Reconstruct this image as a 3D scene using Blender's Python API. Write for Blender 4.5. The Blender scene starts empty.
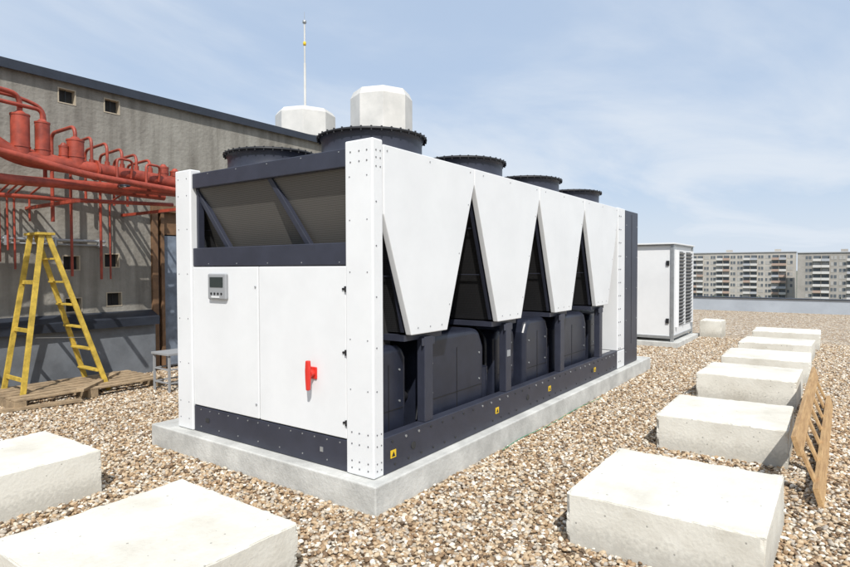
import bpy, bmesh, math, random
from mathutils import Vector, Matrix, noise
random.seed(7)
scene = bpy.context.scene
scene.view_settings.view_transform='Standard'
scene.view_settings.look='None'
scene.view_settings.exposure=0
R=math.radians

# ---------------------------------------------------------------- materials
def mat(name, col, rough=0.6, metal=0.0, var=0.0, vscale=3.0, bump=0.0, bscale=60.0, col2=None, stretch=(1,1,1), spec=None, detail=6):
    m=bpy.data.materials.new(name); m.use_nodes=True
    nt=m.node_tree; N=nt.nodes; L=nt.links
    b=N['Principled BSDF']
    b.inputs['Roughness'].default_value=rough
    b.inputs['Metallic'].default_value=metal
    if spec is not None: b.inputs['Specular IOR Level'].default_value=spec
    b.inputs['Base Color'].default_value=(*col,1)
    tc=N.new('ShaderNodeTexCoord'); mp=N.new('ShaderNodeMapping'); mp.inputs['Scale'].default_value=stretch
    L.new(tc.outputs['Object'],mp.inputs['Vector'])
    if var>0 or col2:
        n=N.new('ShaderNodeTexNoise'); n.inputs['Scale'].default_value=vscale; n.inputs['Detail'].default_value=detail
        n.inputs['Roughness'].default_value=0.65
        L.new(mp.outputs[0],n.inputs['Vector'])
        r=N.new('ShaderNodeValToRGB'); r.color_ramp.elements[0].position=0.35; r.color_ramp.elements[1].position=0.65
        c2=col2 if col2 else tuple(c*(1-var) for c in col)
        r.color_ramp.elements[0].color=(*c2,1); r.color_ramp.elements[1].color=(*col,1)
        L.new(n.outputs['Fac'],r.inputs['Fac']); L.new(r.outputs['Color'],b.inputs['Base Color'])
    if bump>0:
        n2=N.new('ShaderNodeTexNoise'); n2.inputs['Scale'].default_value=bscale; n2.inputs['Detail'].default_value=5
        L.new(mp.outputs[0],n2.inputs['Vector'])
        bp=N.new('ShaderNodeBump'); bp.inputs['Strength'].default_value=bump; bp.inputs['Distance'].default_value=0.01
        L.new(n2.outputs['Fac'],bp.inputs['Height']); L.new(bp.outputs[0],b.inputs['Normal'])
    return m

M={}
M['white']=mat('white_powder_coat',(0.76,0.77,0.775),0.40,var=0.07,vscale=1.6)
M['slate']=mat('slate_powder_coat',(0.036,0.040,0.060),0.42,var=0.22,vscale=5)
M['navy']=mat('compressor_shell',(0.022,0.026,0.043),0.34,var=0.3,vscale=5)
M['black']=mat('black_plastic',(0.012,0.012,0.014),0.5)
M['hole']=mat('hole_dark',(0.03,0.03,0.03),0.8)
M['bolt']=mat('zinc_bolt',(0.16,0.16,0.17),0.6)
M['grey']=mat('grey_plastic',(0.30,0.31,0.32),0.5)
M['screen']=mat('lcd_screen',(0.03,0.04,0.04),0.2)
M['redplastic']=mat('red_plastic',(0.62,0.03,0.02),0.35)
M['yellowlab']=mat('yellow_label',(0.75,0.5,0.02),0.5)
M['copper']=mat('copper_pipe',(0.35,0.16,0.09),0.4,metal=0.7)
M['steel']=mat('galvanised_steel',(0.45,0.47,0.48),0.4,metal=0.6,var=0.2,vscale=12)
M['redpaint']=mat('red_oxide_paint',(0.40,0.066,0.036),0.5,var=0.5,vscale=6,bump=0.15,bscale=80)
M['plinth']=mat('plinth_concrete',(0.60,0.60,0.57),0.9,col2=(0.40,0.40,0.38),vscale=3.5,bump=0.4,bscale=50,detail=9)
M['yellowwood']=mat('yellow_painted_wood',(0.66,0.46,0.07),0.6,var=0.45,vscale=11)
M['wood']=mat('weathered_wood',(0.52,0.34,0.16),0.8,col2=(0.34,0.20,0.09),vscale=9,bump=0.4,bscale=60,stretch=(0.35,3,3))
M['pallet']=mat('pallet_wood',(0.42,0.31,0.19),0.85,col2=(0.22,0.16,0.1),vscale=10,bump=0.3,bscale=50)
M['doorframe']=mat('brown_door_frame',(0.20,0.11,0.055),0.7,var=0.4,vscale=8)
M['sheet']=mat('blue_grey_sheeting',(0.20,0.24,0.30),0.45,var=0.4,vscale=6,bump=0.5,bscale=8)
M['flash']=mat('dark_flashing',(0.035,0.042,0.058),0.4,metal=0.2,var=0.3,vscale=3)
M['membrane']=mat('roof_membrane',(0.165,0.18,0.20),0.7,var=0.4,vscale=2,bump=0.3,bscale=6)
M['parapet']=mat('parapet_metal',(0.40,0.44,0.49),0.5,var=0.15,vscale=1)
M['beige']=mat('vent_frame',(0.42,0.36,0.27),0.8)
M['green']=mat('green_cable',(0.10,0.28,0.18),0.6)
M['capwhite']=mat('cowl_white_metal',(0.68,0.66,0.62),0.6,col2=(0.54,0.53,0.50),vscale=1.5)

def block_mat():
    m=mat('cast_concrete',(0.70,0.68,0.61),0.92,col2=(0.51,0.48,0.41),vscale=1.7,detail=11)
    nt=m.node_tree;N=nt.nodes;L=nt.links;b=N['Principled BSDF']
    r=[n for n in N if n.type=='VALTORGB'][0]
    r.color_ramp.elements[0].position=0.28; r.color_ramp.elements[1].position=0.58
    tc=[n for n in N if n.type=='TEX_COORD'][0]
    oi=N.new('ShaderNodeObjectInfo'); om=N.new('ShaderNodeVectorMath'); om.operation='SCALE'; om.inputs[0].default_value=(17,9,5); L.new(oi.outputs['Random'],om.inputs['Scale'])
    oa=N.new('ShaderNodeVectorMath'); oa.operation='ADD'; L.new(tc.outputs['Object'],oa.inputs[0]); L.new(om.outputs[0],oa.inputs[1])
    mp=[n for n in N if n.type=='MAPPING'][0]; L.new(oa.outputs[0],mp.inputs['Vector'])
    v=N.new('ShaderNodeTexVoronoi'); v.inputs['Scale'].default_value=21; L.new(oa.outputs[0],v.inputs['Vector'])
    sc=N.new('ShaderNodeSeparateColor'); L.new(v.outputs['Color'],sc.inputs[0])
    thr=N.new('ShaderNodeMath'); thr.operation='MULTIPLY'; thr.inputs[1].default_value=0.16; 
    pw=N.new('ShaderNodeMath'); pw.operation='POWER'; pw.inputs[1].default_value=3; L.new(sc.outputs[0],pw.inputs[0]); L.new(pw.outputs[0],thr.inputs[0])
    gt=N.new('ShaderNodeMath'); gt.operation='GREATER_THAN'; L.new(v.outputs['Distance'],gt.inputs[0]); L.new(thr.outputs[0],gt.inputs[1])
    n=N.new('ShaderNodeTexNoise'); n.inputs['Scale'].default_value=45; n.inputs['Detail'].default_value=8; L.new(oa.outputs[0],n.inputs['Vector'])
    ad=N.new('ShaderNodeMath'); ad.operation='MULTIPLY_ADD'; L.new(gt.outputs[0],ad.inputs[0]); ad.inputs[1].default_value=0.5; L.new(n.outputs['Fac'],ad.inputs[2])
    bp=N.new('ShaderNodeBump'); bp.inputs['Strength'].default_value=0.45; bp.inputs['Distance'].default_value=0.006
    L.new(ad.outputs[0],bp.inputs['Height']); L.new(bp.outputs[0],b.inputs['Normal'])
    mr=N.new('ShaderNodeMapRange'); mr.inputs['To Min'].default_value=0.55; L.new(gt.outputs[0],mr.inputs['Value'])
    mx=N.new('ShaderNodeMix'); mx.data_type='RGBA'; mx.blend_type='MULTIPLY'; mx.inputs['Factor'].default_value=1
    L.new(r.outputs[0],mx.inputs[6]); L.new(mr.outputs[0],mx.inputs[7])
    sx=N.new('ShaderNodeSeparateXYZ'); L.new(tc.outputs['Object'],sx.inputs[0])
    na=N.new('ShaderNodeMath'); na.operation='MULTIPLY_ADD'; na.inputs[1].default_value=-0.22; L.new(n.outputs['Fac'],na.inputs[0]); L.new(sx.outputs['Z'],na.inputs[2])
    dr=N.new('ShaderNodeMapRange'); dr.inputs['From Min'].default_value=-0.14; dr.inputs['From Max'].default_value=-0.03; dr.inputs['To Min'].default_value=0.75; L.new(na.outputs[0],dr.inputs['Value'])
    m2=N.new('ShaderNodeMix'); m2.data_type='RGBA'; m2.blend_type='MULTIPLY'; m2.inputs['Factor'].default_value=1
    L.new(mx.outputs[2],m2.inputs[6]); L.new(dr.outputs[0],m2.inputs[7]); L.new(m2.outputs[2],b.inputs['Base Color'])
    return m
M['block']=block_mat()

def wall_mat():
    m=bpy.data.materials.new('stained_concrete_wall'); m.use_nodes=True
    nt=m.node_tree;N=nt.nodes;L=nt.links;b=N['Principled BSDF']; b.inputs['Roughness'].default_value=0.95
    tc=N.new('ShaderNodeTexCoord')
    n=N.new('ShaderNodeTexNoise'); n.inputs['Scale'].default_value=0.9; n.inputs['Detail'].default_value=10; n.inputs['Roughness'].default_value=0.7
    L.new(tc.outputs['Object'],n.inputs['Vector'])
    r=N.new('ShaderNodeValToRGB'); r.color_ramp.elements[0].position=0.3; r.color_ramp.elements[0].color=(0.205,0.19,0.165,1)
    r.color_ramp.elements[1].position=0.7; r.color_ramp.elements[1].color=(0.345,0.33,0.29,1)
    L.new(n.outputs['Fac'],r.inputs['Fac'])
    mp=N.new('ShaderNodeMapping'); mp.inputs['Scale'].default_value=(5,1,0.35); L.new(tc.outputs['Object'],mp.inputs['Vector'])
    n2=N.new('ShaderNodeTexNoise'); n2.inputs['Scale'].default_value=1.6; n2.inputs['Detail'].default_value=8; L.new(mp.outputs[0],n2.inputs['Vector'])
    r2=N.new('ShaderNodeValToRGB'); r2.color_ramp.elements[0].position=0.36; r2.color_ramp.elements[0].color=(0.72,0.71,0.70,1)
    r2.color_ramp.elements[1].position=0.58; r2.color_ramp.elements[1].color=(1,1,1,1)
    L.new(n2.outputs['Fac'],r2.inputs['Fac'])
    mx=N.new('ShaderNodeMix'); mx.data_type='RGBA'; mx.blend_type='MULTIPLY'; mx.inputs['Factor'].default_value=1
    L.new(r.outputs[0],mx.inputs[6]); L.new(r2.outputs[0],mx.inputs[7])
    L.new(mx.outputs[2],b.inputs['Base Color'])
    n3=N.new('ShaderNodeTexNoise'); n3.inputs['Scale'].default_value=18; n3.inputs['Detail'].default_value=8; L.new(tc.outputs['Object'],n3.inputs['Vector'])
    bp=N.new('ShaderNodeBump'); bp.inputs['Strength'].default_value=0.5; bp.inputs['Distance'].default_value=0.02
    L.new(n3.outputs['Fac'],bp.inputs['Height']); L.new(bp.outputs[0],b.inputs['Normal'])
    return m
M['wall']=wall_mat()

def coil_mat(name,c1,c2,scale=160):
    m=bpy.data.materials.new(name); m.use_nodes=True
    nt=m.node_tree;N=nt.nodes;L=nt.links;b=N['Principled BSDF']; b.inputs['Roughness'].default_value=0.6
    tc=N.new('ShaderNodeTexCoord')
    w=N.new('ShaderNodeTexWave'); w.bands_direction='Y'; w.inputs['Scale'].default_value=scale/6.28; L.new(tc.outputs['Object'],w.inputs['Vector'])
    w2=N.new('ShaderNodeTexWave'); w2.bands_direction='Z'; w2.inputs['Scale'].default_value=scale/6.28*0.8; L.new(tc.outputs['Object'],w2.inputs['Vector'])
    mx=N.new('ShaderNodeMath'); mx.operation='MAXIMUM'; L.new(w.outputs['Fac'],mx.inputs[0]); L.new(w2.outputs['Fac'],mx.inputs[1])
    r=N.new('ShaderNodeValToRGB'); r.color_ramp.elements[0].position=0.55; r.color_ramp.elements[0].color=(*c1,1); r.color_ramp.elements[1].position=0.98; r.color_ramp.elements[1].color=(*c2,1)
    L.new(mx.outputs[0],r.inputs['Fac']); L.new(r.outputs[0],b.inputs['Base Color'])
    return m
M['coil']=coil_mat('coil_fins',(0.006,0.006,0.007),(0.03,0.03,0.032))
M['coilend']=coil_mat('coil_guard_mesh',(0.03,0.028,0.026),(0.16,0.15,0.135),220)

PEB=[(0.0,(0.08,0.055,0.035)),(0.14,(0.23,0.145,0.08)),(0.32,(0.38,0.265,0.155)),(0.54,(0.49,0.38,0.25)),(0.72,(0.34,0.305,0.26)),(0.84,(0.57,0.49,0.38)),(0.96,(0.74,0.69,0.60))]
def ramp_set(r,f=1.0):
    cr=r.color_ramp
    cr.elements[0].position=PEB[0][0]; cr.elements[0].color=(*[c*f for c in PEB[0][1]],1)
    cr.elements[1].position=PEB[-1][0]; cr.elements[1].color=(*[c*f for c in PEB[-1][1]],1)
    for p,c in PEB[1:-1]:
        e=cr.elements.new(p); e.color=(*[q*f for q in c],1)
def pebble_mat():
    m=bpy.data.materials.new('pebble'); m.use_nodes=True
    nt=m.node_tree;N=nt.nodes;L=nt.links;b=N['Principled BSDF']; b.inputs['Roughness'].default_value=0.7
    oi=N.new('ShaderNodeObjectInfo'); r=N.new('ShaderNodeValToRGB'); ramp_set(r,1.03)
    L.new(oi.outputs['Random'],r.inputs['Fac']); L.new(r.outputs[0],b.inputs['Base Color'])
    return m
def ground_mat():
    m=bpy.data.materials.new('gravel_bed'); m.use_nodes=True
    nt=m.node_tree;N=nt.nodes;L=nt.links;b=N['Principled BSDF']; b.inputs['Roughness'].default_value=0.9
    tc=N.new('ShaderNodeTexCoord')
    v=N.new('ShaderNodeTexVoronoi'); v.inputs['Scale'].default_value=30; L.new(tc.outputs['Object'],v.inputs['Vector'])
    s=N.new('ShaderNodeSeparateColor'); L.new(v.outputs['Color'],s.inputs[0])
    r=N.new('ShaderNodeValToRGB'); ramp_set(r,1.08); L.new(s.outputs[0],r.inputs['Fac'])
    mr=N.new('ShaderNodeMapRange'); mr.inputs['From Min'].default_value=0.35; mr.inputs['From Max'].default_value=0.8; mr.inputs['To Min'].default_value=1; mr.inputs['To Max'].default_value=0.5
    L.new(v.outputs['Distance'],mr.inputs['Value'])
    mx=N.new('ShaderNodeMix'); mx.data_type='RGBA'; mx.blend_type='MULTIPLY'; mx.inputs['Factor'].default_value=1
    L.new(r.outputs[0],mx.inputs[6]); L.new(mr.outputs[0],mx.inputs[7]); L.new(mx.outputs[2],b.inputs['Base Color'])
    iv=N.new('ShaderNodeMath'); iv.operation='SUBTRACT'; iv.inputs[0].default_value=1; L.new(v.outputs['Distance'],iv.inputs[1])
    bp=N.new('ShaderNodeBump'); bp.inputs['Strength'].default_value=0.35; bp.inputs['Distance'].default_value=0.01
    L.new(iv.outputs[0],bp.inputs['Height']); L.new(bp.outputs[0],b.inputs['Normal'])
    return m
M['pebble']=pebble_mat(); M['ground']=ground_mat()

# ---------------------------------------------------------------- builders
class MB:
    def __init__(s): s.v=[];s.f=[];s.m=[];s.sm=[];s.mats=[]
    def mi(s,k):
        if k not in s.mats: s.mats.append(k)
        return s.mats.index(k)
    def add(s,vs,fs,k,smooth=False):
        o=len(s.v); s.v+= [tuple(x) for x in vs]
        i=s.mi(k)
        for f in fs:
            s.f.append(tuple(o+a for a in f)); s.m.append(i); s.sm.append(smooth)
    def box(s,x0,x1,y0,y1,z0,z1,k):
        x0,x1=min(x0,x1),max(x0,x1);y0,y1=min(y0,y1),max(y0,y1);z0,z1=min(z0,z1),max(z0,z1)
        v=[(x0,y0,z0),(x1,y0,z0),(x1,y1,z0),(x0,y1,z0),(x0,y0,z1),(x1,y0,z1),(x1,y1,z1),(x0,y1,z1)]
        s.add(v,[(0,3,2,1),(4,5,6,7),(0,1,5,4),(1,2,6,5),(2,3,7,6),(3,0,4,7)],k)
    def beam(s,p0,p1,w,h,k,up=(0,0,1)):
        p0=Vector(p0);p1=Vector(p1);d=(p1-p0).normalized();u=Vector(up)
        a=d.cross(u)
        if a.length<1e-4: a=d.cross(Vector((1,0,0)))
        a.normalize(); b=a.cross(d).normalized()
        vs=[]
        for p in (p0,p1):
            for (i,j) in ((-1,-1),(1,-1),(1,1),(-1,1)):
                vs.append(p+a*i*w/2+b*j*h/2)
        s.add(vs,[(0,1,2,3)[::-1],(4,5,6,7),(0,1,5,4),(1,2,6,5),(2,3,7,6),(3,0,4,7)],k)
    def prism(s,poly,y0,y1,k,axis='Y'):
        n=len(poly)
        def P(a,b,c):
            return (a,c,b) if axis=='Y' else ((c,a,b) if axis=='X' else (a,b,c))
        vs=[P(a,b,y0) for a,b in poly]+[P(a,b,y1) for a,b in poly]
        fs=[tuple(range(n)),tuple(range(2*n-1,n-1,-1))]+[(i,i+n,(i+1)%n+n,(i+1)%n) for i in range(n)]
        s.add(vs,fs,k)
    def cyl(s,p0,p1,r,k,n=20,r1=None,caps=True):
        if r1 is None:r1=r
        p0=Vector(p0);p1=Vector(p1);d=(p1-p0).normalized()
        a=d.orthogonal().normalized();b=d.cross(a)
        c0=[p0+(a*math.cos(2*math.pi*i/n)+b*math.sin(2*math.pi*i/n))*r for i in range(n)]
        c1=[p1+(a*math.cos(2*math.pi*i/n)+b*math.sin(2*math.pi*i/n))*r1 for i in range(n)]
        s.add(c0+c1,[(i,(i+1)%n,(i+1)%n+n,i+n) for i in range(n)],k,True)
        if caps:
            s.add(c0,[tuple(range(n-1,-1,-1))],k); s.add(c1,[tuple(range(n))],k)
    def lathe(s,c,prof,k,n=48):
        vs=[];fs=[]
        for r,z in prof:
            for i in range(n):
                vs.append((c[0]+r*math.cos(2*math.pi*i/n),c[1]+r*math.sin(2*math.pi*i/n),c[2]+z))
        for j in range(len(prof)-1):
            for i in range(n):
                fs.append((j*n+i,j*n+(i+1)%n,(j+1)*n+(i+1)%n,(j+1)*n+i))
        s.add(vs,fs,k,True)
    def tube(s,pts,r,k,n=12,fil=0.08):
        pts=[Vector(p) for p in pts]; out=[pts[0]]
        for i in range(1,len(pts)-1):
            a,b,c=pts[i-1],pts[i],pts[i+1]
            l=min(fil,(a-b).length*.48,(c-b).length*.48)
            q0=b+(a-b).normalized()*l; q2=b+(c-b).normalized()*l
            for t in (0,.2,.4,.6,.8,1): out.append(q0*(1-t)**2+b*2*t*(1-t)+q2*t*t)
        out.append(pts[-1])
        d=(out[1]-out[0]).normalized(); a=d.orthogonal().normalized(); vs=[];fs=[]
        for i,p in enumerate(out):
            t=(out[min(i+1,len(out)-1)]-out[max(i-1,0)]).normalized()
            a=(a-t*a.dot(t)).normalized(); b=t.cross(a)
            for j in range(n):
                an=2*math.pi*j/n; vs.append(p+(a*math.cos(an)+b*math.sin(an))*r)
        for i in range(len(out)-1):
            for j in range(n): fs.append((i*n+j,i*n+(j+1)%n,(i+1)*n+(j+1)%n,(i+1)*n+j))
        s.add(vs,fs,k,True)
        s.add(vs[:n],[tuple(range(n-1,-1,-1))],k); s.add(vs[-n:],[tuple(range(n))],k)
    def obj(s,name,parent=None,bevel=0,seg=2,recalc=True):
        me=bpy.data.meshes.new(name); me.from_pydata(s.v,[],s.f)
        for k in s.mats: me.materials.append(M[k])
        me.polygons.foreach_set('material_index',s.m); me.polygons.foreach_set('use_smooth',s.sm); me.update()
        if recalc:
            bm=bmesh.new(); bm.from_mesh(me); bmesh.ops.recalc_face_normals(bm,faces=bm.faces); bm.to_mesh(me); bm.free()
        o=bpy.data.objects.new(name,me); scene.collection.objects.link(o)
        if parent: o.parent=parent
        if bevel>0:
            b=o.modifiers.new('bevel','BEVEL'); b.width=bevel; b.segments=seg; b.limit_method='ANGLE'; b.angle_limit=R(40); b.harden_normals=False
        return o
def empty(name):
    o=bpy.data.objects.new(name,None); scene.collection.objects.link(o); return o

# ---------------------------------------------------------------- CHILLER
W=2.36; L=6.30; ZB=0.20; ZT=2.50
ch=empty('rooftop_chiller')
for y0,y1 in ((0,0.255),(W-0.235,W)):
    b=MB(); b.box(0,0.11,y0,y1,ZB,ZT+0.03,'white'); b.obj('corner_post',ch,0.012,3)
h=MB()
def hx(y,z,r=0.006): h.cyl((-0.003,y,z),(0.002,y,z),r,'bolt',10)
def hy(x,z,r=0.0055,y=-0.003): h.cyl((x,y,z),(x,y+0.005,z),r,'bolt',10)
for z in (2.45,2.38):
    for y in (0.05,0.12,0.20): hx(y,z)
for z in (2.28,1.98,1.62,1.15,0.8):
    hx(0.05,z,0.0045); hx(0.21,z,0.0045)
for z in (0.5,0.42,0.30,0.25):
    for y in (0.05,0.13,0.2): hx(y,z)
for z in (2.45,2.4,2.34,2.1,1.8,1.45,1.1,0.8,0.5,0.42,0.3,0.25):
    hy(0.035,z)
    if z>2.3 or z<0.55: hy(0.08,z)
for z in (2.45,2.3,2.0,1.6,1.2,0.8,0.45,0.3): hx(W-0.05,z,0.005); hx(W-0.18,z,0.005)
h.obj('post_bolts',ch)
b=MB()
b.box(0.02,0.10,0.255,W-0.235,2.36,2.49,'slate')
b.box(0.02,0.10,0.255,W-0.235,1.67,1.83,'slate')
b.box(0.015,0.12,0.255,W-0.235,ZB,0.425,'slate')
b.obj('front_frame_rails',ch,0.006)
b=MB()
for i in range(14):
    y=0.33+i*0.13
    b.cyl((0.012,y,0.40),(0.018,y,0.40),0.006,'steel',8)
    if i%2: b.cyl((0.012,y,0.25),(0.018,y,0.25),0.006,'steel',8)
    if i%3==0: b.cyl((0.017,y,1.69),(0.023,y,1.69),0.005,'steel',8); b.cyl((0.017,y,2.47),(0.023,y,2.47),0.005,'steel',8)
b.box(0.010,0.016,0.50,0.53,0.30,0.335,'steel'); b.box(0.010,0.016,1.90,1.95,0.30,0.335,'hole')
b.obj('rail_screws',ch)
b=MB(); b.box(0.012,0.06,0.262,1.208,0.435,1.662,'white'); b.obj('cabinet_door_a',ch,0.006)
b=MB(); b.box(0.012,0.06,1.222,W-0.242,0.435,1.662,'white'); b.obj('cabinet_door_b',ch,0.006)
b=MB(); b.box(0.05,0.5,0.26,W-0.24,0.43,1.666,'hole'); b.obj('cabinet_body',ch)
b=MB()
for z in (0.55,1.05,1.5):
    b.cyl((0.004,0.285,z),(0.014,0.285,z),0.009,'black',12)
    if z!=1.05: b.cyl((0.004,1.25,z),(0.014,1.25,z),0.008,'grey',12)
    b.box(0.0,0.02,0.250,0.268,z-0.02,z+0.02,'black')
b.obj('door_latches',ch)
b=MB(); b.box(-0.018,0.014,1.605,1.855,1.385,1.605,'grey'); b.obj('controller_box',ch,0.012,3)
b=MB(); b.box(-0.022,-0.016,1.64,1.82,1.49,1.575,'screen')
for i in range(4): b.cyl((-0.023,1.66+i*0.047,1.435),(-0.017,1.66+i*0.047,1.435),0.010,'black',12)
b.box(-0.021,-0.017,1.69,1.80,1.40,1.415,'white')
b.obj('controller_screen',ch)
b=MB(); b.box(0.0,0.013,0.552,0.628,0.83,0.92,'redplastic'); b.obj('switch_plate',ch,0.006)
b=MB(); b.cyl((0.0,0.59,0.875),(-0.035,0.59,0.875),0.028,'redplastic',20)
b.prism([(0.568,0.90),(0.574,0.972),(0.606,0.972),(0.612,0.90),(0.61,0.84),(0.603,0.752),(0.577,0.752),(0.570,0.84)],-0.06,-0.03,'redplastic','X')
b.obj('switch_handle',ch,0.008,3)
b=MB()
b.prism([(0.07,2.37),(0.09,2.37),(0.30,1.80),(0.28,1.80)],0.255,W-0.235,'coilend')
b.obj('front_coil_guard',ch)
b=MB()
b.beam((0.075,1.13,2.37),(0.20,0.81,1.82),0.045,0.045,'slate',(1,0,0))
b.beam((0.075,2.14,2.37),(0.20,1.83,1.82),0.045,0.045,'slate',(1,0,0))
b.box(0.06,0.12,0.255,0.285,1.83,2.36,'slate')
b.box(0.06,0.12,W-0.265,W-0.235,1.83,2.36,'slate')
b.obj('coil_braces',ch,0.004)
MODS=[(0.0,1.335),(1.335,2.67),(2.67,4.0),(4.0,5.33)]
for side,(ya,yb) in enumerate(((-0.004,0.05),(W-0.05,W+0.004))):
    for i,(x0,x1) in enumerate(MODS):
        xc=(x0+x1)/2; g=0.004
        if i==0: poly=[(0.115,ZT),(0.115,2.02),(xc-0.24,1.15),(xc+0.24,1.15),(x1-g,2.36),(x1-g,ZT)]
        else: poly=[(x0+g,ZT),(x0+g,2.36),(xc-0.24,1.15),(xc+0.24,1.15),(x1-g,2.36),(x1-g,ZT)]
        b=MB(); b.prism(poly,ya,yb,'white'); b.obj('side_v_panel',ch,0.006)
b=MB()
for x0,x1 in MODS:
    xc=(x0+x1)/2
    for xx in (xc-0.16,xc,xc+0.16): b.cyl((xx,-0.008,1.20),(xx,-0.003,1.20),0.006,'grey',8)
    for xx in (x0+0.15,xc,x1-0.07): b.cyl((xx,-0.008,2.46),(xx,-0.003,2.46),0.006,'grey',8)
    for t in (0.15,0.5,0.85):
        z=2.33-t*1.18
        b.cyl((x1-0.04-t*0.42,-0.008,z+0.03),(x1-0.04-t*0.42,-0.003,z+0.03),0.005,'grey',8)
b.obj('panel_screws',ch)
b=MB()
for i,(x0,x1) in enumerate(MODS):
    xc=(x0+x1)/2
    xa=x0+0.05 if i else 0.13
    for (xt,xb) in ((xa,xc-0.20),(x1-0.05,xc+0.20)):
        d=0.05 if xt<xc else -0.05
        b.prism([(xt,2.38),(xt+d,2.38),(xb+d,1.16),(xb,1.16)],0.07,W-0.07,'coil')
b.obj('condenser_coils',ch)
b=MB()
for i,(x0,x1) in enumerate(MODS):
    xc=(x0+x1)/2
    for (xt,xb) in (((x0+0.03) if i else 0.12,xc-0.225),(x1-0.03,xc+0.225)):
        b.beam((xt,0.085,2.36),(xb,0.085,1.17),0.03,0.03,'slate',(0,1,0))
        for t in (0.3,0.65):
            X=xt+(xb-xt)*t;Z=2.36-1.19*t
            b.cyl((X,0.09,Z),(X,W-0.09,Z),0.004,'slate',6)
    b.box(xc-0.25,xc+0.25,0.06,W-0.06,1.10,1.145,'slate')
b.obj('coil_frames',ch)
b=MB(); b.box(0.10,5.33,0.055,W-0.055,2.40,2.485,'slate'); b.obj('fan_deck',ch,0.004)
b=MB()
b.box(0.112,L,0.0,0.09,ZB,0.46,'slate'); b.box(0.112,L,W-0.09,W,ZB,0.46,'slate')
b.box(0.125,L-0.05,0.09,W-0.09,ZB,0.26,'black')
for i,(x0,x1) in enumerate(MODS):
    xc=(x0+x1)/2
    for y0 in (0.012,W-0.09):
        b.box(xc-0.05,xc+0.06,y0,y0+0.075,0.46,1.12,'slate')
        b.box(xc-0.08,xc+0.09,y0+0.002,y0+0.012,1.05,1.11,'slate')
b.obj('base_frame',ch,0.006)
b=MB()
x=0.2
while x<L-0.1:
    b.cyl((x,-0.005,0.42),(x,0.001,0.42),0.010,'hole' if random.random()<.5 else 'steel',8)
    if random.random()<.6: b.cyl((x+0.03,-0.005,0.25),(x+0.03,0.001,0.25),0.009,'hole',8)
    x+=0.16
for x in (0.45,2.4,4.3): b.cyl((x,-0.005,0.33),(x,0.001,0.33),0.028,'hole',16)
b.obj('base_rail_holes',ch)
b=MB()
for x in (0.21,1.75,2.95,4.4):
    b.box(x-0.030,x+0.030,-0.0035,0.001,0.30,0.355,'yellowlab')
    b.prism([(x-0.018,0.310),(x+0.018,0.310),(x,0.345)],-0.0055,-0.003,'black')
b.box(2.0-0.03,2.0+0.03,0.006,0.0125,0.80,0.86,'grey')
b.obj('warning_labels',ch)
def shell(x0,x1,y0,y1,z0,z1,ch1):
    b=MB(); b.prism([(x0,z0),(x1,z0),(x1,z1-ch1),(x1-ch1*0.45,z1-0.02),(x1-ch1,z1),(x0+ch1,z1),(x0+ch1*0.45,z1-0.02),(x0,z1-ch1)],y0,y1,'navy')
    b.obj('compressor_enclosure',ch,0.05,5)
    b=MB()
    xx=x0+(x1-x0)*0.5; b.box(xx-0.004,xx+0.004,y0-0.003,y0+0.01,z0+0.08,z1-0.14,'black')
    b.box(x0+0.06,x1-0.06,y0-0.003,y0+0.006,z0+0.30,z0+0.308,'black')
    for (dx,dz) in ((0.1,0.36),(0.1,0.6)):
        for xx in (x0+dx,x1-dx): b.cyl((xx,y0-0.006,z0+dz),(xx,y0+0.004,z0+dz),0.009,'steel',8)
    b.obj('enclosure_seams',ch)
shell(0.14,0.60,0.17,1.1,0.27,1.06,0.10)
shell(0.78,1.74,0.13,1.1,0.27,1.10,0.18)
shell(2.12,2.56,0.22,1.1,0.27,1.02,0.08)
shell(2.62,3.24,0.14,1.1,0.27,1.10,0.14)
shell(3.46,4.50,0.15,1.1,0.27,1.08,0.16)
shell(4.78,5.28,0.20,1.1,0.27,1.02,0.08)
b=MB()
for x in (0.68,1.83,1.92,2.05,3.33,3.38,4.6,4.68):
    b.tube([(x,0.3,0.27),(x,0.3,0.95),(x+0.1,0.5,1.05),(x+0.1,1.0,1.05)],0.018,'copper' if x in(1.83,3.38) else 'black',8)
b.cyl((0.3,0.35,0.60),(5.2,0.35,0.60),0.05,'black',14)
b.cyl((1.87,0.25,0.27),(1.87,0.25,0.7),0.07,'navy',18)
b.box(0.52,5.30,1.12,1.15,0.27,1.12,'black')
b.tube([(0.62,0.10,0.47),(0.7,0.12,0.7),(0.74,0.14,0.95),(0.8,0.2,1.08)],0.007,'black',6)
b.obj('refrigerant_pipes',ch)
b=MB(); b.box(5.335,5.66,-0.004,W+0.004,0.46,ZT+0.01,'white')
b.obj('end_post',ch,0.01)
b=MB(); b.box(5.335,5.66,-0.006,W+0.006,ZB+0.002,0.455,'white'); b.obj('end_post_foot',ch,0.01)
b=MB(); b.box(5.665,L+0.02,-0.006,W+0.006,ZB+0.004,ZT,'slate'); b.obj('end_cabinet',ch,0.01)
b=MB()
for k in range(12):
    z=0.3+k*0.19
    for x in (5.38,5.45): b.cyl((x,-0.012,z),(x,-0.005,z),0.008,'bolt',8)
for k in range(5):
    z=0.4+k*0.47
    for x in (5.72,6.26): b.cyl((x,-0.012,z),(x,-0.005,z),0.008,'steel',8)
b.box(5.985,5.995,-0.009,-0.004,0.5,2.45,'black')
b.obj('end_screws',ch)
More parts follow.
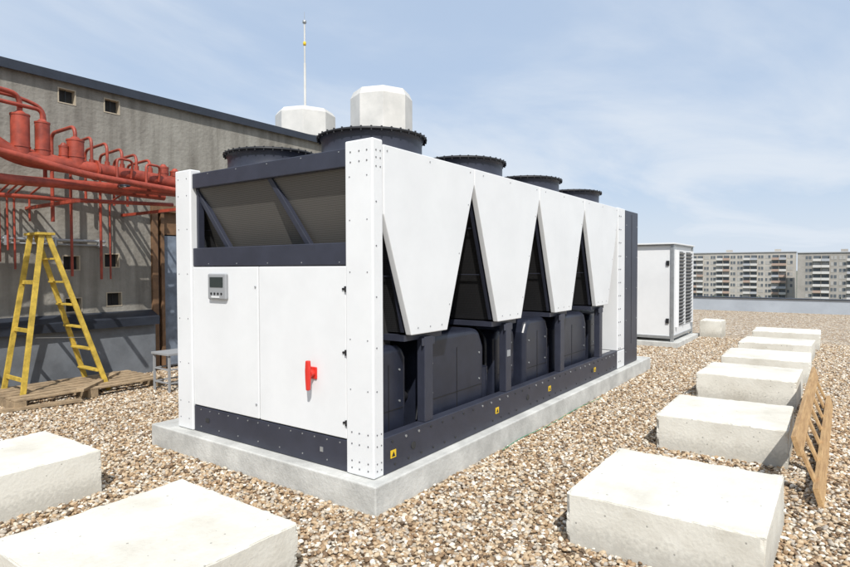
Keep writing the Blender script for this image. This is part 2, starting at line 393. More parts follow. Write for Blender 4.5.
for fy in (0.57,1.80):
    for fx in (0.66,2.05,3.50,4.93):
        b=MB()
        c=(fx,fy,2.485)
        b.lathe(c,[(0.415,0),(0.415,0.03),(0.41,0.035),(0.41,0.17),(0.42,0.195),(0.43,0.205),(0.43,0.213),(0.40,0.213),(0.37,0.19),(0.365,0.0)],'slate',56)
        b.lathe(c,[(0.435,0.198),(0.448,0.202),(0.452,0.21),(0.448,0.218),(0.435,0.222),(0.425,0.21),(0.435,0.198)],'black',56)
        for k in range(36):
            a=2*math.pi*k/36
            b.cyl((fx+0.442*math.cos(a),fy+0.442*math.sin(a),2.485+0.19),(fx+0.442*math.cos(a),fy+0.442*math.sin(a),2.485+0.228),0.008,'black',6)
            b.tube([(fx+0.07*math.cos(a),fy+0.07*math.sin(a),2.485+0.246),(fx+0.3*math.cos(a),fy+0.3*math.sin(a),2.485+0.242),(fx+0.43*math.cos(a),fy+0.43*math.sin(a),2.485+0.219)],0.003,'black',5)
        for rr in (0.12,0.18,0.24,0.30,0.36,0.41):
            zz=0.246-max(0,rr-0.25)*0.11
            b.lathe(c,[(rr-0.003,zz),(rr,zz+0.003),(rr+0.003,zz),(rr,zz-0.003),(rr-0.003,zz)],'black',40)
        b.cyl((fx,fy,2.50),(fx,fy,2.725),0.085,'black',20)
        for k in range(6):
            a=2*math.pi*k/6
            p=Vector((fx,fy,2.60)); d=Vector((math.cos(a),math.sin(a),0)); t=Vector((-math.sin(a),math.cos(a),0.45)).normalized()
            vs=[p+d*0.08-t*0.05,p+d*0.08+t*0.05,p+d*0.35+t*0.09,p+d*0.35-t*0.09]
            vs+=[q+Vector((0,0,0.006)) for q in vs]
            b.add(vs,[(0,1,2,3),(7,6,5,4),(0,4,5,1),(1,5,6,2),(2,6,7,3),(3,7,4,0)],'black')
        b.obj('axial_fan',ch)
b=MB(); b.box(-0.09,6.80,-0.09,2.66,-0.02,ZB-0.003,'plinth'); b.obj('concrete_plinth',None,0.012,3)
b=MB(); b.tube([(1.6,-0.14,0.022),(2.0,-0.115,0.03),(2.6,-0.15,0.02),(3.4,-0.12,0.028),(4.2,-0.16,0.02)],0.004,'green',8,0.3); b.obj('green_cable')

# ---------------------------------------------------------------- concrete blocks
def cblock(x0,x1,y0,y1,h,rot=0,seed=0):
    rnd=random.Random(seed)
    cx,cy=(x0+x1)/2,(y0+y1)/2
    bm=bmesh.new(); bmesh.ops.create_cube(bm,size=1)
    for v in bm.verts:
        v.co.x*= (x1-x0); v.co.y*=(y1-y0); v.co.z=(v.co.z+0.5)*(h+0.02)-0.02
        v.co+=Vector((rnd.uniform(-.012,.012),rnd.uniform(-.012,.012),rnd.uniform(-.006,.006)))
    bmesh.ops.subdivide_edges(bm,edges=bm.edges[:],cuts=40,use_grid_fill=True)
    hx,hy=(x1-x0)/2,(y1-y0)/2
    off=Vector((seed*3.1,seed*1.7,0))
    sharp=[e for e in bm.edges if len(e.link_faces)==2 and e.calc_face_angle()>1.0]
    sv=set(v for e in sharp for v in e.verts)
    for v in bm.verts:
        if v in sv:
            n=max(0,noise.noise(v.co*9+off)-0.12)*0.035+max(0,noise.noise(v.co*30+off))*0.007
            d=Vector((-v.co.x/hx,-v.co.y/hy,-(v.co.z-h/2)/(h/2)))
            d=Vector([q if abs(q)>0.93 else 0 for q in d])
            v.co+=d*n
        else: v.co+=noise.noise_vector(v.co*4+off)*0.0012
    bmesh.ops.bevel(bm,geom=[e for e in sharp if e.is_valid],offset=0.006,segments=2,affect='EDGES')
    me=bpy.data.meshes.new('concrete_block'); bm.to_mesh(me); bm.free(); me.materials.append(M['block'])
    me.transform(Matrix.Translation((0,0,-0.1)))
    o=bpy.data.objects.new('concrete_block',me); scene.collection.objects.link(o)
    o.location=(cx,cy,0.1); o.rotation_euler[2]=R(rot)
S=1
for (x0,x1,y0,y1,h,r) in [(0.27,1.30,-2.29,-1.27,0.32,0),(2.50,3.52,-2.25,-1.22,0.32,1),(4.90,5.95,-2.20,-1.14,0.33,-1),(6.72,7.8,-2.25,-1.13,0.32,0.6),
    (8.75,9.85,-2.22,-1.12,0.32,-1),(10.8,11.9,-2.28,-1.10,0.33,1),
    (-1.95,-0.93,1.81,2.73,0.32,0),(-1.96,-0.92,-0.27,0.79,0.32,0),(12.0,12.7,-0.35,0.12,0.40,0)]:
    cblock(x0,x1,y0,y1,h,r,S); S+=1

# ---------------------------------------------------------------- leaning wooden ladder/frame
b=MB()
b.beam((1.75,-2.47,0.07),(5.3,-2.50,0.07),0.035,0.14,'wood',(0,0.3,1))
b.beam((1.85,-2.335,0.38),(5.4,-2.35,0.38),0.035,0.14,'wood',(0,0.3,1))
for i in range(7):
    x=1.95+i*0.55
    b.beam((x,-2.455,0.10),(x,-2.352,0.35),0.022,0.09,'wood',(1,0,0))
b.obj('wooden_ladder_frame',None,0.003)

# ---------------------------------------------------------------- AHU
ah=empty('air_handling_unit')
X0,X1,Y0,Y1,Z0,Z1=9.7,11.6,0.22,2.3,0.22,2.12
b=MB(); b.box(X0-0.12,X1+0.1,Y0-0.14,Y1+0.1,-0.02,0.12,'plinth'); b.obj('plinth',ah,0.01)
b=MB(); b.box(X0,X1,Y0,Y1,Z0,Z1,'white'); b.obj('casing',ah,0.01)
b=MB()
for x in (X0,X1):
    for y in (Y0,Y1): b.box(x-0.03,x+0.03,y-0.03,y+0.03,0.12,Z1+0.02,'steel')
for z in (Z0-0.04,Z1-0.01):
    b.box(X0+0.03,X1-0.03,Y0-0.022,Y0+0.02,z,z+0.06,'steel'); b.box(X0-0.022,X0+0.02,Y0+0.03,Y1-0.03,z,z+0.06,'steel')
b.box(X0-0.012,X0,Y0+1.0,Y0+1.03,Z0,Z1,'steel')
for z in (0.5,1.7): b.box(X0-0.03,X0,Y0+0.9,Y0+0.96,z,z+0.1,'black'); b.box(X0-0.03,X0,Y0+0.06,Y0+0.12,z,z+0.1,'black')
b.box(X0-0.08,X1+0.06,Y0-0.06,Y1+0.06,Z1+0.02,Z1+0.05,'white')
b.obj('frame',ah,0.004)
b=MB(); b.box(X0+0.32,X1-0.14,Y0-0.012,Y0-0.001,0.42,2.0,'black')
z=0.46
while z<1.98:
    b.beam((X0+0.34,Y0-0.035,z),(X1-0.16,Y0-0.035,z),0.05,0.008,'grey',(0,0.7,0.7)); z+=0.075
b.box(X0+0.28,X0+0.34,Y0-0.06,Y0-0.002,0.40,2.03,'white'); b.box(X1-0.16,X1-0.10,Y0-0.06,Y0-0.002,0.40,2.03,'white')
b.box(X0+0.95,X0+0.98,Y0-0.06,Y0-0.002,0.42,2.0,'white')
b.obj('louvre',ah)

# ---------------------------------------------------------------- ground
def plane(name,x0,x1,y0,y1,z,m):
    me=bpy.data.meshes.new(name); me.from_pydata([(x0,y0,z),(x1,y0,z),(x1,y1,z),(x0,y1,z)],[],[(0,1,2,3)]); me.materials.append(m)
    o=bpy.data.objects.new(name,me); scene.collection.objects.link(o); return o
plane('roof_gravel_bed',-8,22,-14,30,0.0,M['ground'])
def make_gravel():
    cells=[(-2.6,12,-4.6,-0.11),(-2.6,-0.11,-0.11,6.3),(-0.11,3.0,2.68,6.3),(6.82,12,-0.11,1.6)]
    vs=[];fs=[]
    for x0,x1,y0,y1 in cells:
        o=len(vs); vs+=[(x0,y0,0.002),(x1,y0,0.002),(x1,y1,0.002),(x0,y1,0.002)]; fs.append((o,o+1,o+2,o+3))
    me=bpy.data.meshes.new('gravel'); me.from_pydata(vs,[],fs); me.materials.append(M['pebble'])
    o=bpy.data.objects.new('gravel',me); scene.collection.objects.link(o)
    ng=bpy.data.node_groups.new('gravel_scatter','GeometryNodeTree')
    ng.interface.new_socket('Geometry',in_out='INPUT',socket_type='NodeSocketGeometry')
    ng.interface.new_socket('Geometry',in_out='OUTPUT',socket_type='NodeSocketGeometry')
    N=ng.nodes; Lk=ng.links
    gi=N.new('NodeGroupInput'); go=N.new('NodeGroupOutput')
    d=N.new('GeometryNodeDistributePointsOnFaces'); d.inputs['Density'].default_value=2100; d.inputs['Seed'].default_value=3
    Lk.new(gi.outputs[0],d.inputs['Mesh'])
    jn=N.new('GeometryNodeJoinGeometry')
    for k in range(6):
        ico=N.new('GeometryNodeMeshIcoSphere'); ico.inputs['Subdivisions'].default_value=2; ico.inputs['Radius'].default_value=1
        sp=N.new('GeometryNodeSetPosition'); Lk.new(ico.outputs[0],sp.inputs['Geometry'])
        nz=N.new('ShaderNodeTexNoise'); nz.noise_dimensions='4D'; nz.inputs['W'].default_value=k*5.3; nz.inputs['Scale'].default_value=0.9; nz.inputs['Detail'].default_value=1
        vm=N.new('ShaderNodeVectorMath'); vm.operation='SUBTRACT'; vm.inputs[1].default_value=(0.5,0.5,0.5); Lk.new(nz.outputs['Color'],vm.inputs[0])
        v2=N.new('ShaderNodeVectorMath'); v2.operation='SCALE'; v2.inputs['Scale'].default_value=1.5; Lk.new(vm.outputs[0],v2.inputs[0])
        Lk.new(v2.outputs[0],sp.inputs['Offset'])
        tr=N.new('GeometryNodeTransform'); tr.inputs['Scale'].default_value=(1.0,0.68+0.06*(k%3),0.45+0.07*(k%4)); Lk.new(sp.outputs[0],tr.inputs['Geometry'])
        sm=N.new('GeometryNodeSetMaterial'); sm.inputs['Material'].default_value=M['pebble']; Lk.new(tr.outputs[0],sm.inputs['Geometry'])
        ss=N.new('GeometryNodeSetShadeSmooth'); Lk.new(sm.outputs[0],ss.inputs['Geometry'])
        g2=N.new('GeometryNodeGeometryToInstance'); Lk.new(ss.outputs[0],g2.inputs[0]); Lk.new(g2.outputs[0],jn.inputs[0])
    ip=N.new('GeometryNodeInstanceOnPoints'); ip.inputs['Pick Instance'].default_value=True
    Lk.new(d.outputs['Points'],ip.inputs['Points']); Lk.new(jn.outputs[0],ip.inputs['Instance'])
    rr=N.new('FunctionNodeRandomValue'); rr.data_type='FLOAT_VECTOR'; rr.inputs[0].default_value=(-0.5,-0.5,0); rr.inputs[1].default_value=(0.5,0.5,6.283)
    Lk.new(rr.outputs[0],ip.inputs['Rotation'])
    rs=N.new('FunctionNodeRandomValue'); rs.data_type='FLOAT'; rs.inputs[2].default_value=0.008; rs.inputs[3].default_value=0.0215; rs.inputs['Seed'].default_value=5
    Lk.new(rs.outputs[1],ip.inputs['Scale'])
    ti=N.new('GeometryNodeTranslateInstances'); ti.inputs['Local Space'].default_value=False
    rz=N.new('FunctionNodeRandomValue'); rz.data_type='FLOAT_VECTOR'; rz.inputs[0].default_value=(0,0,0); rz.inputs[1].default_value=(0,0,0.018); rz.inputs['Seed'].default_value=9
    Lk.new(ip.outputs[0],ti.inputs['Instances']); Lk.new(rz.outputs[0],ti.inputs['Translation'])
    Lk.new(ti.outputs[0],go.inputs[0])
    md=o.modifiers.new('scatter','NODES'); md.node_group=ng
make_gravel()

b=MB(); b.box(-10,22.6,-15,32,-22,-0.03,'wall'); b.obj('roof_slab_building')
M['city']=mat('city_ground',(0.10,0.12,0.07),0.95,col2=(0.16,0.15,0.13),vscale=0.02)
plane('city_ground',-4000,6000,-5000,5000,-22.05,M['city'])
b=MB(); b.box(22,22.3,-14.7,31.7,-0.02,0.50,'parapet'); b.box(21.95,22.36,-14.7,31.7,0.50,0.53,'flash'); 
b.box(-8,22,-14.7,-14.4,-0.02,0.50,'parapet'); b.box(-8,22.36,-14.75,-14.35,0.535,0.56,'flash')
b.obj('roof_parapet')

# ---------------------------------------------------------------- penthouse building on left
bd=empty('concrete_penthouse_building')
WY=6.45; WT=4.34
wins=[(0.83,4.12),(1.46,4.12),(0.85,1.74),(1.42,1.78),(0.87,1.13),(1.45,1.19)]
b=MB()
xs=sorted(set([-8.0,14.0]+[v for x,z in wins for v in (round(x-0.11,3),round(x+0.11,3))]+[2.1,3.0]))
zs=sorted(set([0.0,WT]+[v for x,z in wins for v in (round(z-0.10,3),round(z+0.10,3))]+[2.62]))
def hole(xm,zm):
    for x,z in wins:
        if abs(xm-x)<0.11 and abs(zm-z)<0.10: return True
    return 2.1<xm<3.0 and zm<2.62
for i in range(len(xs)-1):
    for j in range(len(zs)-1):
        xm=(xs[i]+xs[i+1])/2; zm=(zs[j]+zs[j+1])/2
        if not hole(xm,zm):
            b.add([(xs[i],WY,zs[j]),(xs[i+1],WY,zs[j]),(xs[i+1],WY,zs[j+1]),(xs[i],WY,zs[j+1])],[(0,1,2,3)],'wall')
b.obj('front_wall',bd,recalc=False)
b=MB()
b.box(-8,14,WY+0.25,13,0,WT-0.05,'wall')
b.box(-8,14,WY+0.001,WY+0.25,WT-0.05,WT-0.001,'wall'); b.box(13.8,14,WY+0.001,WY+0.25,0,WT-0.06,'wall')
b.obj('walls_core',bd)
b=MB()
for x,z in wins:
    fk='beige'
    for (a0,a1,c0,c1) in ((x-0.12,x-0.105,z-0.11,z+0.11),(x+0.105,x+0.12,z-0.11,z+0.11),(x-0.105,x+0.105,z-0.11,z-0.095),(x-0.105,x+0.105,z+0.095,z+0.11)):
        b.box(a0,a1,WY-0.006,WY+0.1,c0,c1,fk)
    b.box(x-0.105,x+0.105,WY+0.09,WY+0.12,z-0.095,z+0.095,'hole')
    b.box(x-0.006,x+0.006,WY+0.05,WY+0.06,z-0.095,z+0.095,'black')
b.obj('vent_windows',bd)
b=MB(); b.box(-8.1,14.1,WY-0.08,WY+0.45,WT+0.001,WT+0.09,'flash'); b.box(-8.1,14.1,WY-0.085,WY-0.07,WT-0.04,WT+0.0,'flash'); b.box(-8.1,14.1,WY+0.4,13,WT-0.049,WT+0.02,'membrane'); b.obj('roof_coping',bd)
b=MB()
b.box(-8,2.02,WY-0.16,WY-0.001,0,0.88,'membrane')
b.obj('membrane_upstand',bd,0.02)
b=MB(); b.prism([(WY-0.24,0.86),(WY-0.24,0.90),(WY-0.001,1.0),(WY-0.001,0.88)],-8,2.04,'flash','X')
b.box(-8,2.03,WY-0.25,WY-0.235,0.78,0.90,'flash')
b.obj('ledge_flashing',bd)
b=MB(); b.box(2.04,2.14,WY-0.05,WY+0.1,0.0,2.70,'doorframe'); b.box(2.96,3.06,WY-0.05,WY+0.1,0,2.70,'doorframe'); b.box(2.14,2.96,WY-0.05,WY+0.1,2.58,2.70,'doorframe')
b.box(2.2,2.26,WY-0.03,WY+0.05,0,2.58,'doorframe')
b.obj('door_frame',bd,0.005)
b=MB(); b.box(2.14,2.96,WY+0.06,WY+0.09,0.05,2.2,'sheet'); b.box(2.14,2.96,WY+0.05,WY+0.09,2.22,2.58,'doorframe'); b.obj('door_leaf',bd)
b=MB(); b.tube([(-5,WY-0.06,2.06),(1.3,WY-0.06,2.06)],0.022,'steel',10)
b.tube([(-5,WY-0.06,2.0),(1.3,WY-0.06,2.0)],0.012,'grey',8)
for x in (-2,-1,0,0.6,1.2): b.box(x,x+0.03,WY-0.09,WY-0.001,1.97,2.1,'steel')
b.obj('wall_conduit',bd)

def cowl(cx,cy,r,z0,z1):
    e=empty('ventilation_cowl')
    b=MB()
    prof=[(r*0.80,z0),(r,z0+0.12*(z1-z0)),(r,z1-0.13*(z1-z0)),(r*0.90,z1)]
    n=8; vs=[]; fs=[]
    for rr,z in prof:
        for i in range(n):
            a=2*math.pi*(i+0.5)/n+0.35; vs.append((cx+rr*math.cos(a),cy+rr*math.sin(a),z))
    for j in range(len(prof)-1):
        for i in range(n): fs.append((j*n+i,j*n+(i+1)%n,(j+1)*n+(i+1)%n,(j+1)*n+i))
    fs.append(tuple(range(n-1,-1,-1))); fs.append(tuple(range(3*n,4*n)))
    b.add(vs,fs,'capwhite'); b.obj('octagonal_hood',e,0.01)
    b=MB(); b.cyl((cx,cy,WT),(cx,cy,z0+0.05),r*0.62,'steel',28); b.lathe((cx,cy,z0-0.2),[(r*.62,0),(r*.66,0.01),(r*.66,0.05),(r*.62,0.06)],'steel',28); b.obj('duct',e)
cowl(9.05,7.45,0.83,4.95,6.34)
cowl(7.25,8.45,0.75,4.80,5.60)
b=MB(); mx,my=7.38,8.6
b.cyl((mx,my,5.5),(mx,my,6.9),0.03,'capwhite',10); b.cyl((mx,my,6.9),(mx,my,7.95),0.02,'capwhite',8); b.cyl((mx,my,7.95),(mx,my,8.2),0.007,'steel',6)
b.lathe((mx,my,7.40),[(0.001,-0.05),(0.035,-0.045),(0.04,0),(0.035,0.045),(0.001,0.05)],'yellowlab',14)
b.lathe((mx,my,7.95),[(0.001,-0.06),(0.05,-0.03),(0.05,0.03),(0.001,0.06)],'steel',14)
b.cyl((mx,my,WT),(mx,my,5.5),0.035,'steel',10)
b.obj('lightning_mast')

# ---------------------------------------------------------------- red pipes
b=MB(); k='redpaint'
PY=5.5
b.tube([(-2.6,5.0,3.50),(-0.55,PY,3.25),(-0.18,PY,3.0),(1.95,PY,2.92)],0.10,k,22,0.35)
b.tube([(-2.6,5.2,2.62),(-0.2,5.35,2.70),(1.2,5.4,2.76),(1.95,5.45,2.78)],0.06,k,18,0.3)
b.tube([(-2.6,4.9,3.02),(-0.5,5.15,3.0),(0.5,5.2,2.84),(1.9,5.3,2.78)],0.045,k,16,0.3)
b.tube([(-2.6,5.8,2.82),(1.9,5.8,2.74)],0.05,k,14)
b.tube([(-2.6,6.1,3.25),(0.1,6.1,3.22),(1.9,6.1,3.0)],0.028,k,12)
b.tube([(-2.6,5.6,2.50),(0.6,5.65,2.56),(1.95,5.65,2.62)],0.028,k,12,0.3)
for x,r,z0,z1 in ((-0.10,0.10,2.98,3.50),(0.14,0.082,2.98,3.45),(0.52,0.10,2.95,3.30),(0.38,0.055,2.95,3.2),(1.72,0.07,2.9,3.12),(1.90,0.07,2.88,3.08)):
    b.cyl((x,PY,z0),(x,PY,z1),r,k,24); b.cyl((x,PY,z1),(x,PY,z1+0.02),r*1.06,k,24); b.cyl((x,PY,z1+0.02),(x,PY,z1+0.06),r*0.8,k,22,r1=r*0.35)
    b.cyl((x,PY,z0+0.14),(x,PY,z0+0.155),r*1.08,k,24)
def hook(x,z,y1,zd,r=0.022,x1=None):
    x1=x if x1 is None else x1
    b.tube([(x,PY,z-0.35),(x,PY,z),(x1,y1,z),(x1,y1,zd)],r,k,10,0.12)
b.tube([(-0.10,PY,3.5),(-0.10,PY,3.76),(-0.9,PY-0.2,3.76),(-0.9,PY-0.2,2.8)],0.030,k,12,0.15)
b.tube([(0.14,PY,3.45),(0.14,PY,3.62),(-0.45,PY-0.1,3.62),(-0.45,PY-0.1,2.9)],0.024,k,12,0.13)
b.tube([(-1.2,PY+0.3,2.8),(-1.2,PY+0.3,3.85),(0.0,PY+0.3,3.80),(0.28,PY+0.3,3.72),(0.28,PY+0.3,2.8)],0.024,k,12,0.13)
hook(0.52,3.50,6.2,2.3,0.024)
for i,x in enumerate((0.72,0.92,1.12,1.32,1.52)):
    hook(x,3.40-i*0.045,6.26,(1.55,2.6,1.5,2.6,2.6)[i],0.019,x+0.06)
    b.cyl((x,PY,2.98),(x,PY,3.10),0.032,k,14)
for x in (0.95,1.35):
    b.tube([(x,5.3,2.8),(x,5.3,3.18-0.05*x),(x+0.24,5.35,3.18-0.05*x),(x+0.24,5.4,2.9)],0.017,k,10,0.07)
for x,zd in ((-0.75,1.9),(-0.62,1.7),(-0.52,1.55),(-0.32,1.9),(-0.2,1.6),(-0.05,1.75),(0.04,1.9),(0.12,1.65),(0.3,2.3),(1.36,1.5)):
    b.tube([(x,5.95,2.75),(x,6.36,2.65),(x,6.36,zd)],0.013,k,8,0.08)
for x in (0.75,1.98): b.cyl((x,PY,2.965-0.03*(x-.7)),(x+0.025,PY,2.964-0.03*(x-.7)),0.135,k,26)
b.cyl((1.0,5.36,2.76),(1.0,5.20,2.76),0.02,'steel',8); b.lathe((1.0,5.2,2.73),[(0.06,0.02),(0.07,0.03),(0.06,0.04),(0.05,0.03),(0.06,0.02)],'flash',20)
o=b.obj('red_pipework',None)
b=MB()
for x in (-1.6,0.30,1.60):
    b.box(x-0.025,x+0.025,4.95,WY-0.001,2.46,2.50,'redpaint')
p=b.obj('support_brackets',o)

# ---------------------------------------------------------------- stepladder
b=MB(); k='yellowwood'
top=2.08
for xf,xt in ((-0.17,0.13),(0.86,0.20)):
    for s in (-1,1):
        b.beam((xf,5.72+s*0.30,0.0),(xt,5.72+s*0.17,top),0.03,0.06,k,(1,0,0))
    n=7
    for i in range(1,n):
        t=i/n; hw=0.30-0.13*t; x=xf+(xt-xf)*t
        if xf>0: b.box(x-0.05,x+0.04,5.72-hw,5.72+hw,top*t-0.012,top*t+0.010,k)
        elif i%2: b.box(x-0.012,x+0.012,5.72-hw,5.72+hw,top*t-0.025,top*t+0.025,k)
b.box(0.07,0.27,5.72-0.21,5.72+0.21,top,top+0.03,k)
b.tube([(0.02,5.5,0.8),(0.62,5.5,0.75)],0.005,'steel',6)
b.obj('stepladder',None,0.004)
b=MB()
for i in range(6): b.box(-0.35,1.45,5.10+i*0.175,5.10+i*0.175+0.11,0.12,0.142,'pallet')
for x in (-0.35,0.45,1.33):
    b.box(x,x+0.12,5.10,6.08,0.02,0.118,'pallet')
b.obj('wooden_pallet',None,0.003)
b=MB()
b.beam((-0.9,5.3,0.03),(0.3,4.95,0.05),0.12,0.03,'pallet'); b.beam((0.3,5.0,0.16),(1.2,5.9,0.16),0.1,0.03,'pallet')
b.obj('scrap_boards')
b=MB()
sx0,sx1,sy0,sy1=1.25,1.62,4.62,4.98
for x in (sx0,sx1):
    for y in (sy0,sy1): b.box(x-0.014,x+0.014,y-0.014,y+0.014,0,0.50,'grey')
b.box(sx0-0.03,sx1+0.03,sy0-0.03,sy1+0.03,0.50,0.53,'grey')
for z in (0.12,0.3):
    b.box(sx0+0.018,sx1-0.018,sy0-0.01,sy0+0.01,z,z+0.02,'grey'); b.box(sx0-0.01,sx0+0.01,sy0+0.018,sy1-0.018,z,z+0.02,'grey'); b.box(sx0+0.018,sx1-0.018,sy1-0.01,sy1+0.01,z,z+0.02,'grey')
b.obj('metal_step_stool',None,0.003)

# ---------------------------------------------------------------- distant apartment blocks
M['apA']=mat('panel_facade',(0.50,0.47,0.42),0.9,col2=(0.40,0.37,0.33),vscale=0.2)
M['apB']=mat('panel_facade_dark',(0.40,0.375,0.34),0.9,col2=(0.30,0.28,0.25),vscale=0.2)
M['balc1']=mat('balcony_light',(0.60,0.58,0.55),0.8)
M['balc2']=mat('balcony_brown',(0.42,0.31,0.25),0.8)
M['balc3']=mat('balcony_grey',(0.42,0.43,0.45),0.8)
M['glass']=mat('window_glass',(0.12,0.135,0.15),0.2)
M['curt']=mat('window_curtain',(0.40,0.39,0.37),0.5)
def apt(name,xf,y0,y1,ztop,fac,seed):
    rnd=random.Random(seed); e=empty(name)
    b=MB(); b.box(xf,xf+12,y0,y1,-22,ztop,fac); b.box(xf-0.4,xf+12.4,y0-0.3,y1+0.3,ztop+0.01,ztop+0.4,'balc3')
    y=y0+6
    while y<y1-4:
        b.box(xf+3,xf+7,y,y+2.5,ztop+0.4,ztop+1.6,fac); y+=21
    b.obj('body',e)
    w=MB(); st=2.75; n=int((ztop+22)/st); y=y0+0.4; c=0
    while y+3.0<y1:
        bal = (c%4) in (1,2)
        bc=rnd.choice(['balc1','balc1','balc2','balc3'])
        for s in range(n):
            z=ztop-1.0-(s+1)*st+0.5
            g=rnd.choice(['glass','glass','glass','curt'])
            if bal:
                w.box(xf-0.06,xf-0.02,y+0.3,y+2.7,z+0.2,z+2.0,'glass' if rnd.random()<.75 else 'curt')
                w.box(xf-1.2,xf-1.1,y+0.05,y+2.95,z-0.35,z+0.75,bc if rnd.random()<.7 else rnd.choice(['balc1','balc2','balc3']))
                w.box(xf-1.1,xf-0.01,y+0.05,y+2.95,z-0.35,z-0.2,'balc1')
                w.box(xf-1.1,xf-0.01,y-0.02,y+0.05,z-0.35,z+2.2,fac)
            else:
                w.box(xf-0.06,xf-0.02,y+0.5,y+1.45,z+0.5,z+1.9,g)
                w.box(xf-0.06,xf-0.02,y+1.75,y+2.6,z+0.5,z+1.9,rnd.choice(['glass','curt']))
                w.box(xf-0.09,xf-0.015,y+0.4,y+2.7,z+0.36,z+0.46,'balc1')
        y+=3.0; c+=1
    w.obj('facade_openings',e,recalc=False)
apt('apartment_block',320,14,110,9.2,'apA',1)
apt('apartment_block',300,-75,12,8.2,'apB',2)
M['leaf']=mat('tree_foliage',(0.06,0.09,0.035),0.9,col2=(0.025,0.045,0.018),vscale=0.6)
tb=MB(); rnd=random.Random(3)
vs=[];fs=[]
for t in range(60):
    cx=rnd.uniform(235,280); cy=rnd.uniform(-70,100); hgt=rnd.uniform(8,13.5); r=rnd.uniform(2.5,4.5)
    for q in range(170):
        d=Vector((rnd.gauss(0,1),rnd.gauss(0,1),rnd.gauss(0,1))).normalized()*(rnd.random()**0.4)
        p=Vector((cx+d.x*r,cy+d.y*r,-22+hgt*0.62+d.z*hgt*0.38)); s=rnd.uniform(0.3,0.7)
        a=Vector((rnd.gauss(0,1),rnd.gauss(0,1),rnd.gauss(0,1))).normalized(); c2=a.orthogonal().normalized()
        o=len(vs); vs+=[p+a*s,p+c2*s,p-a*s,p-c2*s]; fs.append((o,o+1,o+2,o+3))
    tb.cyl((cx,cy,-22),(cx,cy,-22+hgt*0.5),0.25,'doorframe',6,r1=0.12)
tb.add(vs,fs,'leaf'); tb.obj('distant_trees',None,recalc=False)

# ---------------------------------------------------------------- light, sky
sd=Vector((-0.76,-0.65,0)).normalized(); el=R(49)
S=Vector((sd.x*math.cos(el),sd.y*math.cos(el),math.sin(el)))
sun=bpy.data.lights.new('sun','SUN'); sun.energy=4.7; sun.angle=R(0.5); sun.color=(1,0.965,0.91)
so=bpy.data.objects.new('sun',sun); scene.collection.objects.link(so); so.rotation_euler=S.to_track_quat('Z','Y').to_euler()
w=bpy.data.worlds.new('World'); scene.world=w; w.use_nodes=True
nt=w.node_tree; N=nt.nodes; Lk=nt.links; bg=N['Background']; bg.inputs['Strength'].default_value=0.095
sk=N.new('ShaderNodeTexSky'); sk.sky_type='NISHITA'; sk.sun_disc=False; sk.sun_elevation=el; sk.sun_rotation=math.atan2(S.x,S.y)
tc=N.new('ShaderNodeTexCoord'); sep=N.new('ShaderNodeSeparateXYZ'); Lk.new(tc.outputs['Generated'],sep.inputs[0])
az=N.new('ShaderNodeMath'); az.operation='MAXIMUM'; az.inputs[1].default_value=0.0; Lk.new(sep.outputs['Z'],az.inputs[0])
ad=N.new('ShaderNodeMath'); ad.operation='ADD'; ad.inputs[1].default_value=0.10; Lk.new(az.outputs[0],ad.inputs[0])
dx=N.new('ShaderNodeMath'); dx.operation='DIVIDE'; Lk.new(sep.outputs['X'],dx.inputs[0]); Lk.new(ad.outputs[0],dx.inputs[1])
dy=N.new('ShaderNodeMath'); dy.operation='DIVIDE'; Lk.new(sep.outputs['Y'],dy.inputs[0]); Lk.new(ad.outputs[0],dy.inputs[1])
cb=N.new('ShaderNodeCombineXYZ'); Lk.new(dx.outputs[0],cb.inputs[0]); Lk.new(dy.outputs[0],cb.inputs[1])
mp=N.new('ShaderNodeMapping'); mp.inputs['Rotation'].default_value=(0,0,R(35)); mp.inputs['Scale'].default_value=(0.55,1.0,1); mp.inputs['Location'].default_value=(1.3,0.4,0); Lk.new(cb.outputs[0],mp.inputs['Vector'])
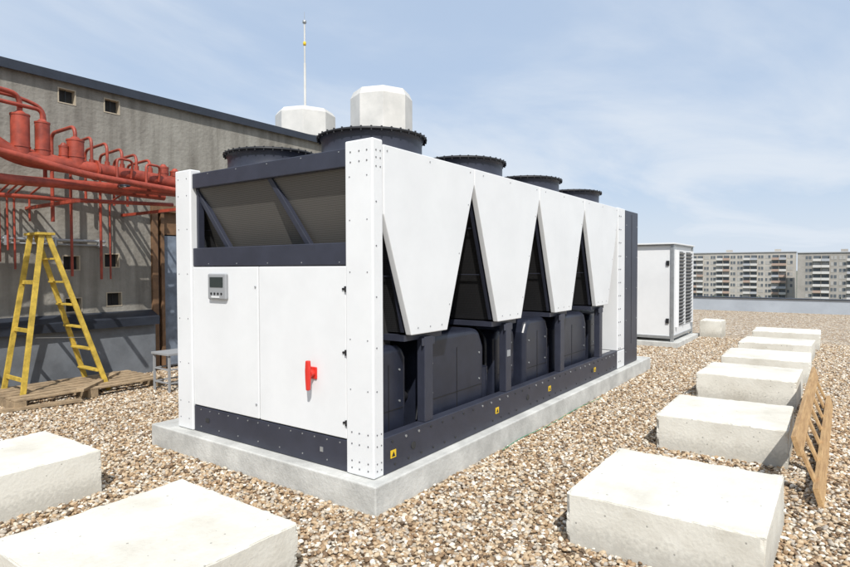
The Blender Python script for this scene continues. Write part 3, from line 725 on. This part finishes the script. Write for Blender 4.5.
nz=N.new('ShaderNodeTexNoise'); nz.inputs['Scale'].default_value=0.8; nz.inputs['Detail'].default_value=9; nz.inputs['Roughness'].default_value=0.56; nz.inputs['Distortion'].default_value=0.5; Lk.new(mp.outputs[0],nz.inputs['Vector'])
rp=N.new('ShaderNodeMapRange'); rp.interpolation_type='SMOOTHSTEP'; rp.inputs['From Min'].default_value=0.34; rp.inputs['From Max'].default_value=0.66; rp.inputs['To Min'].default_value=0.22; rp.inputs['To Max'].default_value=0.92; Lk.new(nz.outputs['Fac'],rp.inputs['Value'])
hz=N.new('ShaderNodeMapRange'); hz.interpolation_type='SMOOTHSTEP'; hz.inputs['From Min'].default_value=-0.03; hz.inputs['From Max'].default_value=0.25; hz.inputs['To Min'].default_value=0.80; hz.inputs['To Max'].default_value=0.0; Lk.new(az.outputs[0],hz.inputs['Value'])
mxx=N.new('ShaderNodeMath'); mxx.operation='MAXIMUM'; Lk.new(rp.outputs[0],mxx.inputs[0]); Lk.new(hz.outputs[0],mxx.inputs[1])
mb=N.new('ShaderNodeMix'); mb.data_type='RGBA'; mb.inputs[0].default_value=0.66; Lk.new(sk.outputs[0],mb.inputs[6]); mb.inputs[7].default_value=(5.3,7.1,9.9,1)
mix=N.new('ShaderNodeMix'); mix.data_type='RGBA'; Lk.new(mxx.outputs[0],mix.inputs[0]); Lk.new(mb.outputs[2],mix.inputs[6]); mix.inputs[7].default_value=(8.0,8.7,9.6,1)
Lk.new(mix.outputs[2],bg.inputs['Color'])

# ---------------------------------------------------------------- camera
Xc=Vector((413,15.5,-578)).normalized(); Yc=Vector((-810,12.5,-578)); Yc=(Yc-Xc*Yc.dot(Xc)).normalized(); Zc=Xc.cross(Yc)
cam=bpy.data.cameras.new('camera'); co=bpy.data.objects.new('camera',cam); scene.collection.objects.link(co)
cam.sensor_width=36; cam.lens=578/850*36; cam.clip_end=12000; cam.clip_start=0.05
m=Matrix(((Xc.x,Xc.y,Xc.z,-2.976),(Yc.x,Yc.y,Yc.z,-2.558),(Zc.x,Zc.y,Zc.z,1.64),(0,0,0,1)))
co.matrix_world=m
scene.camera=co
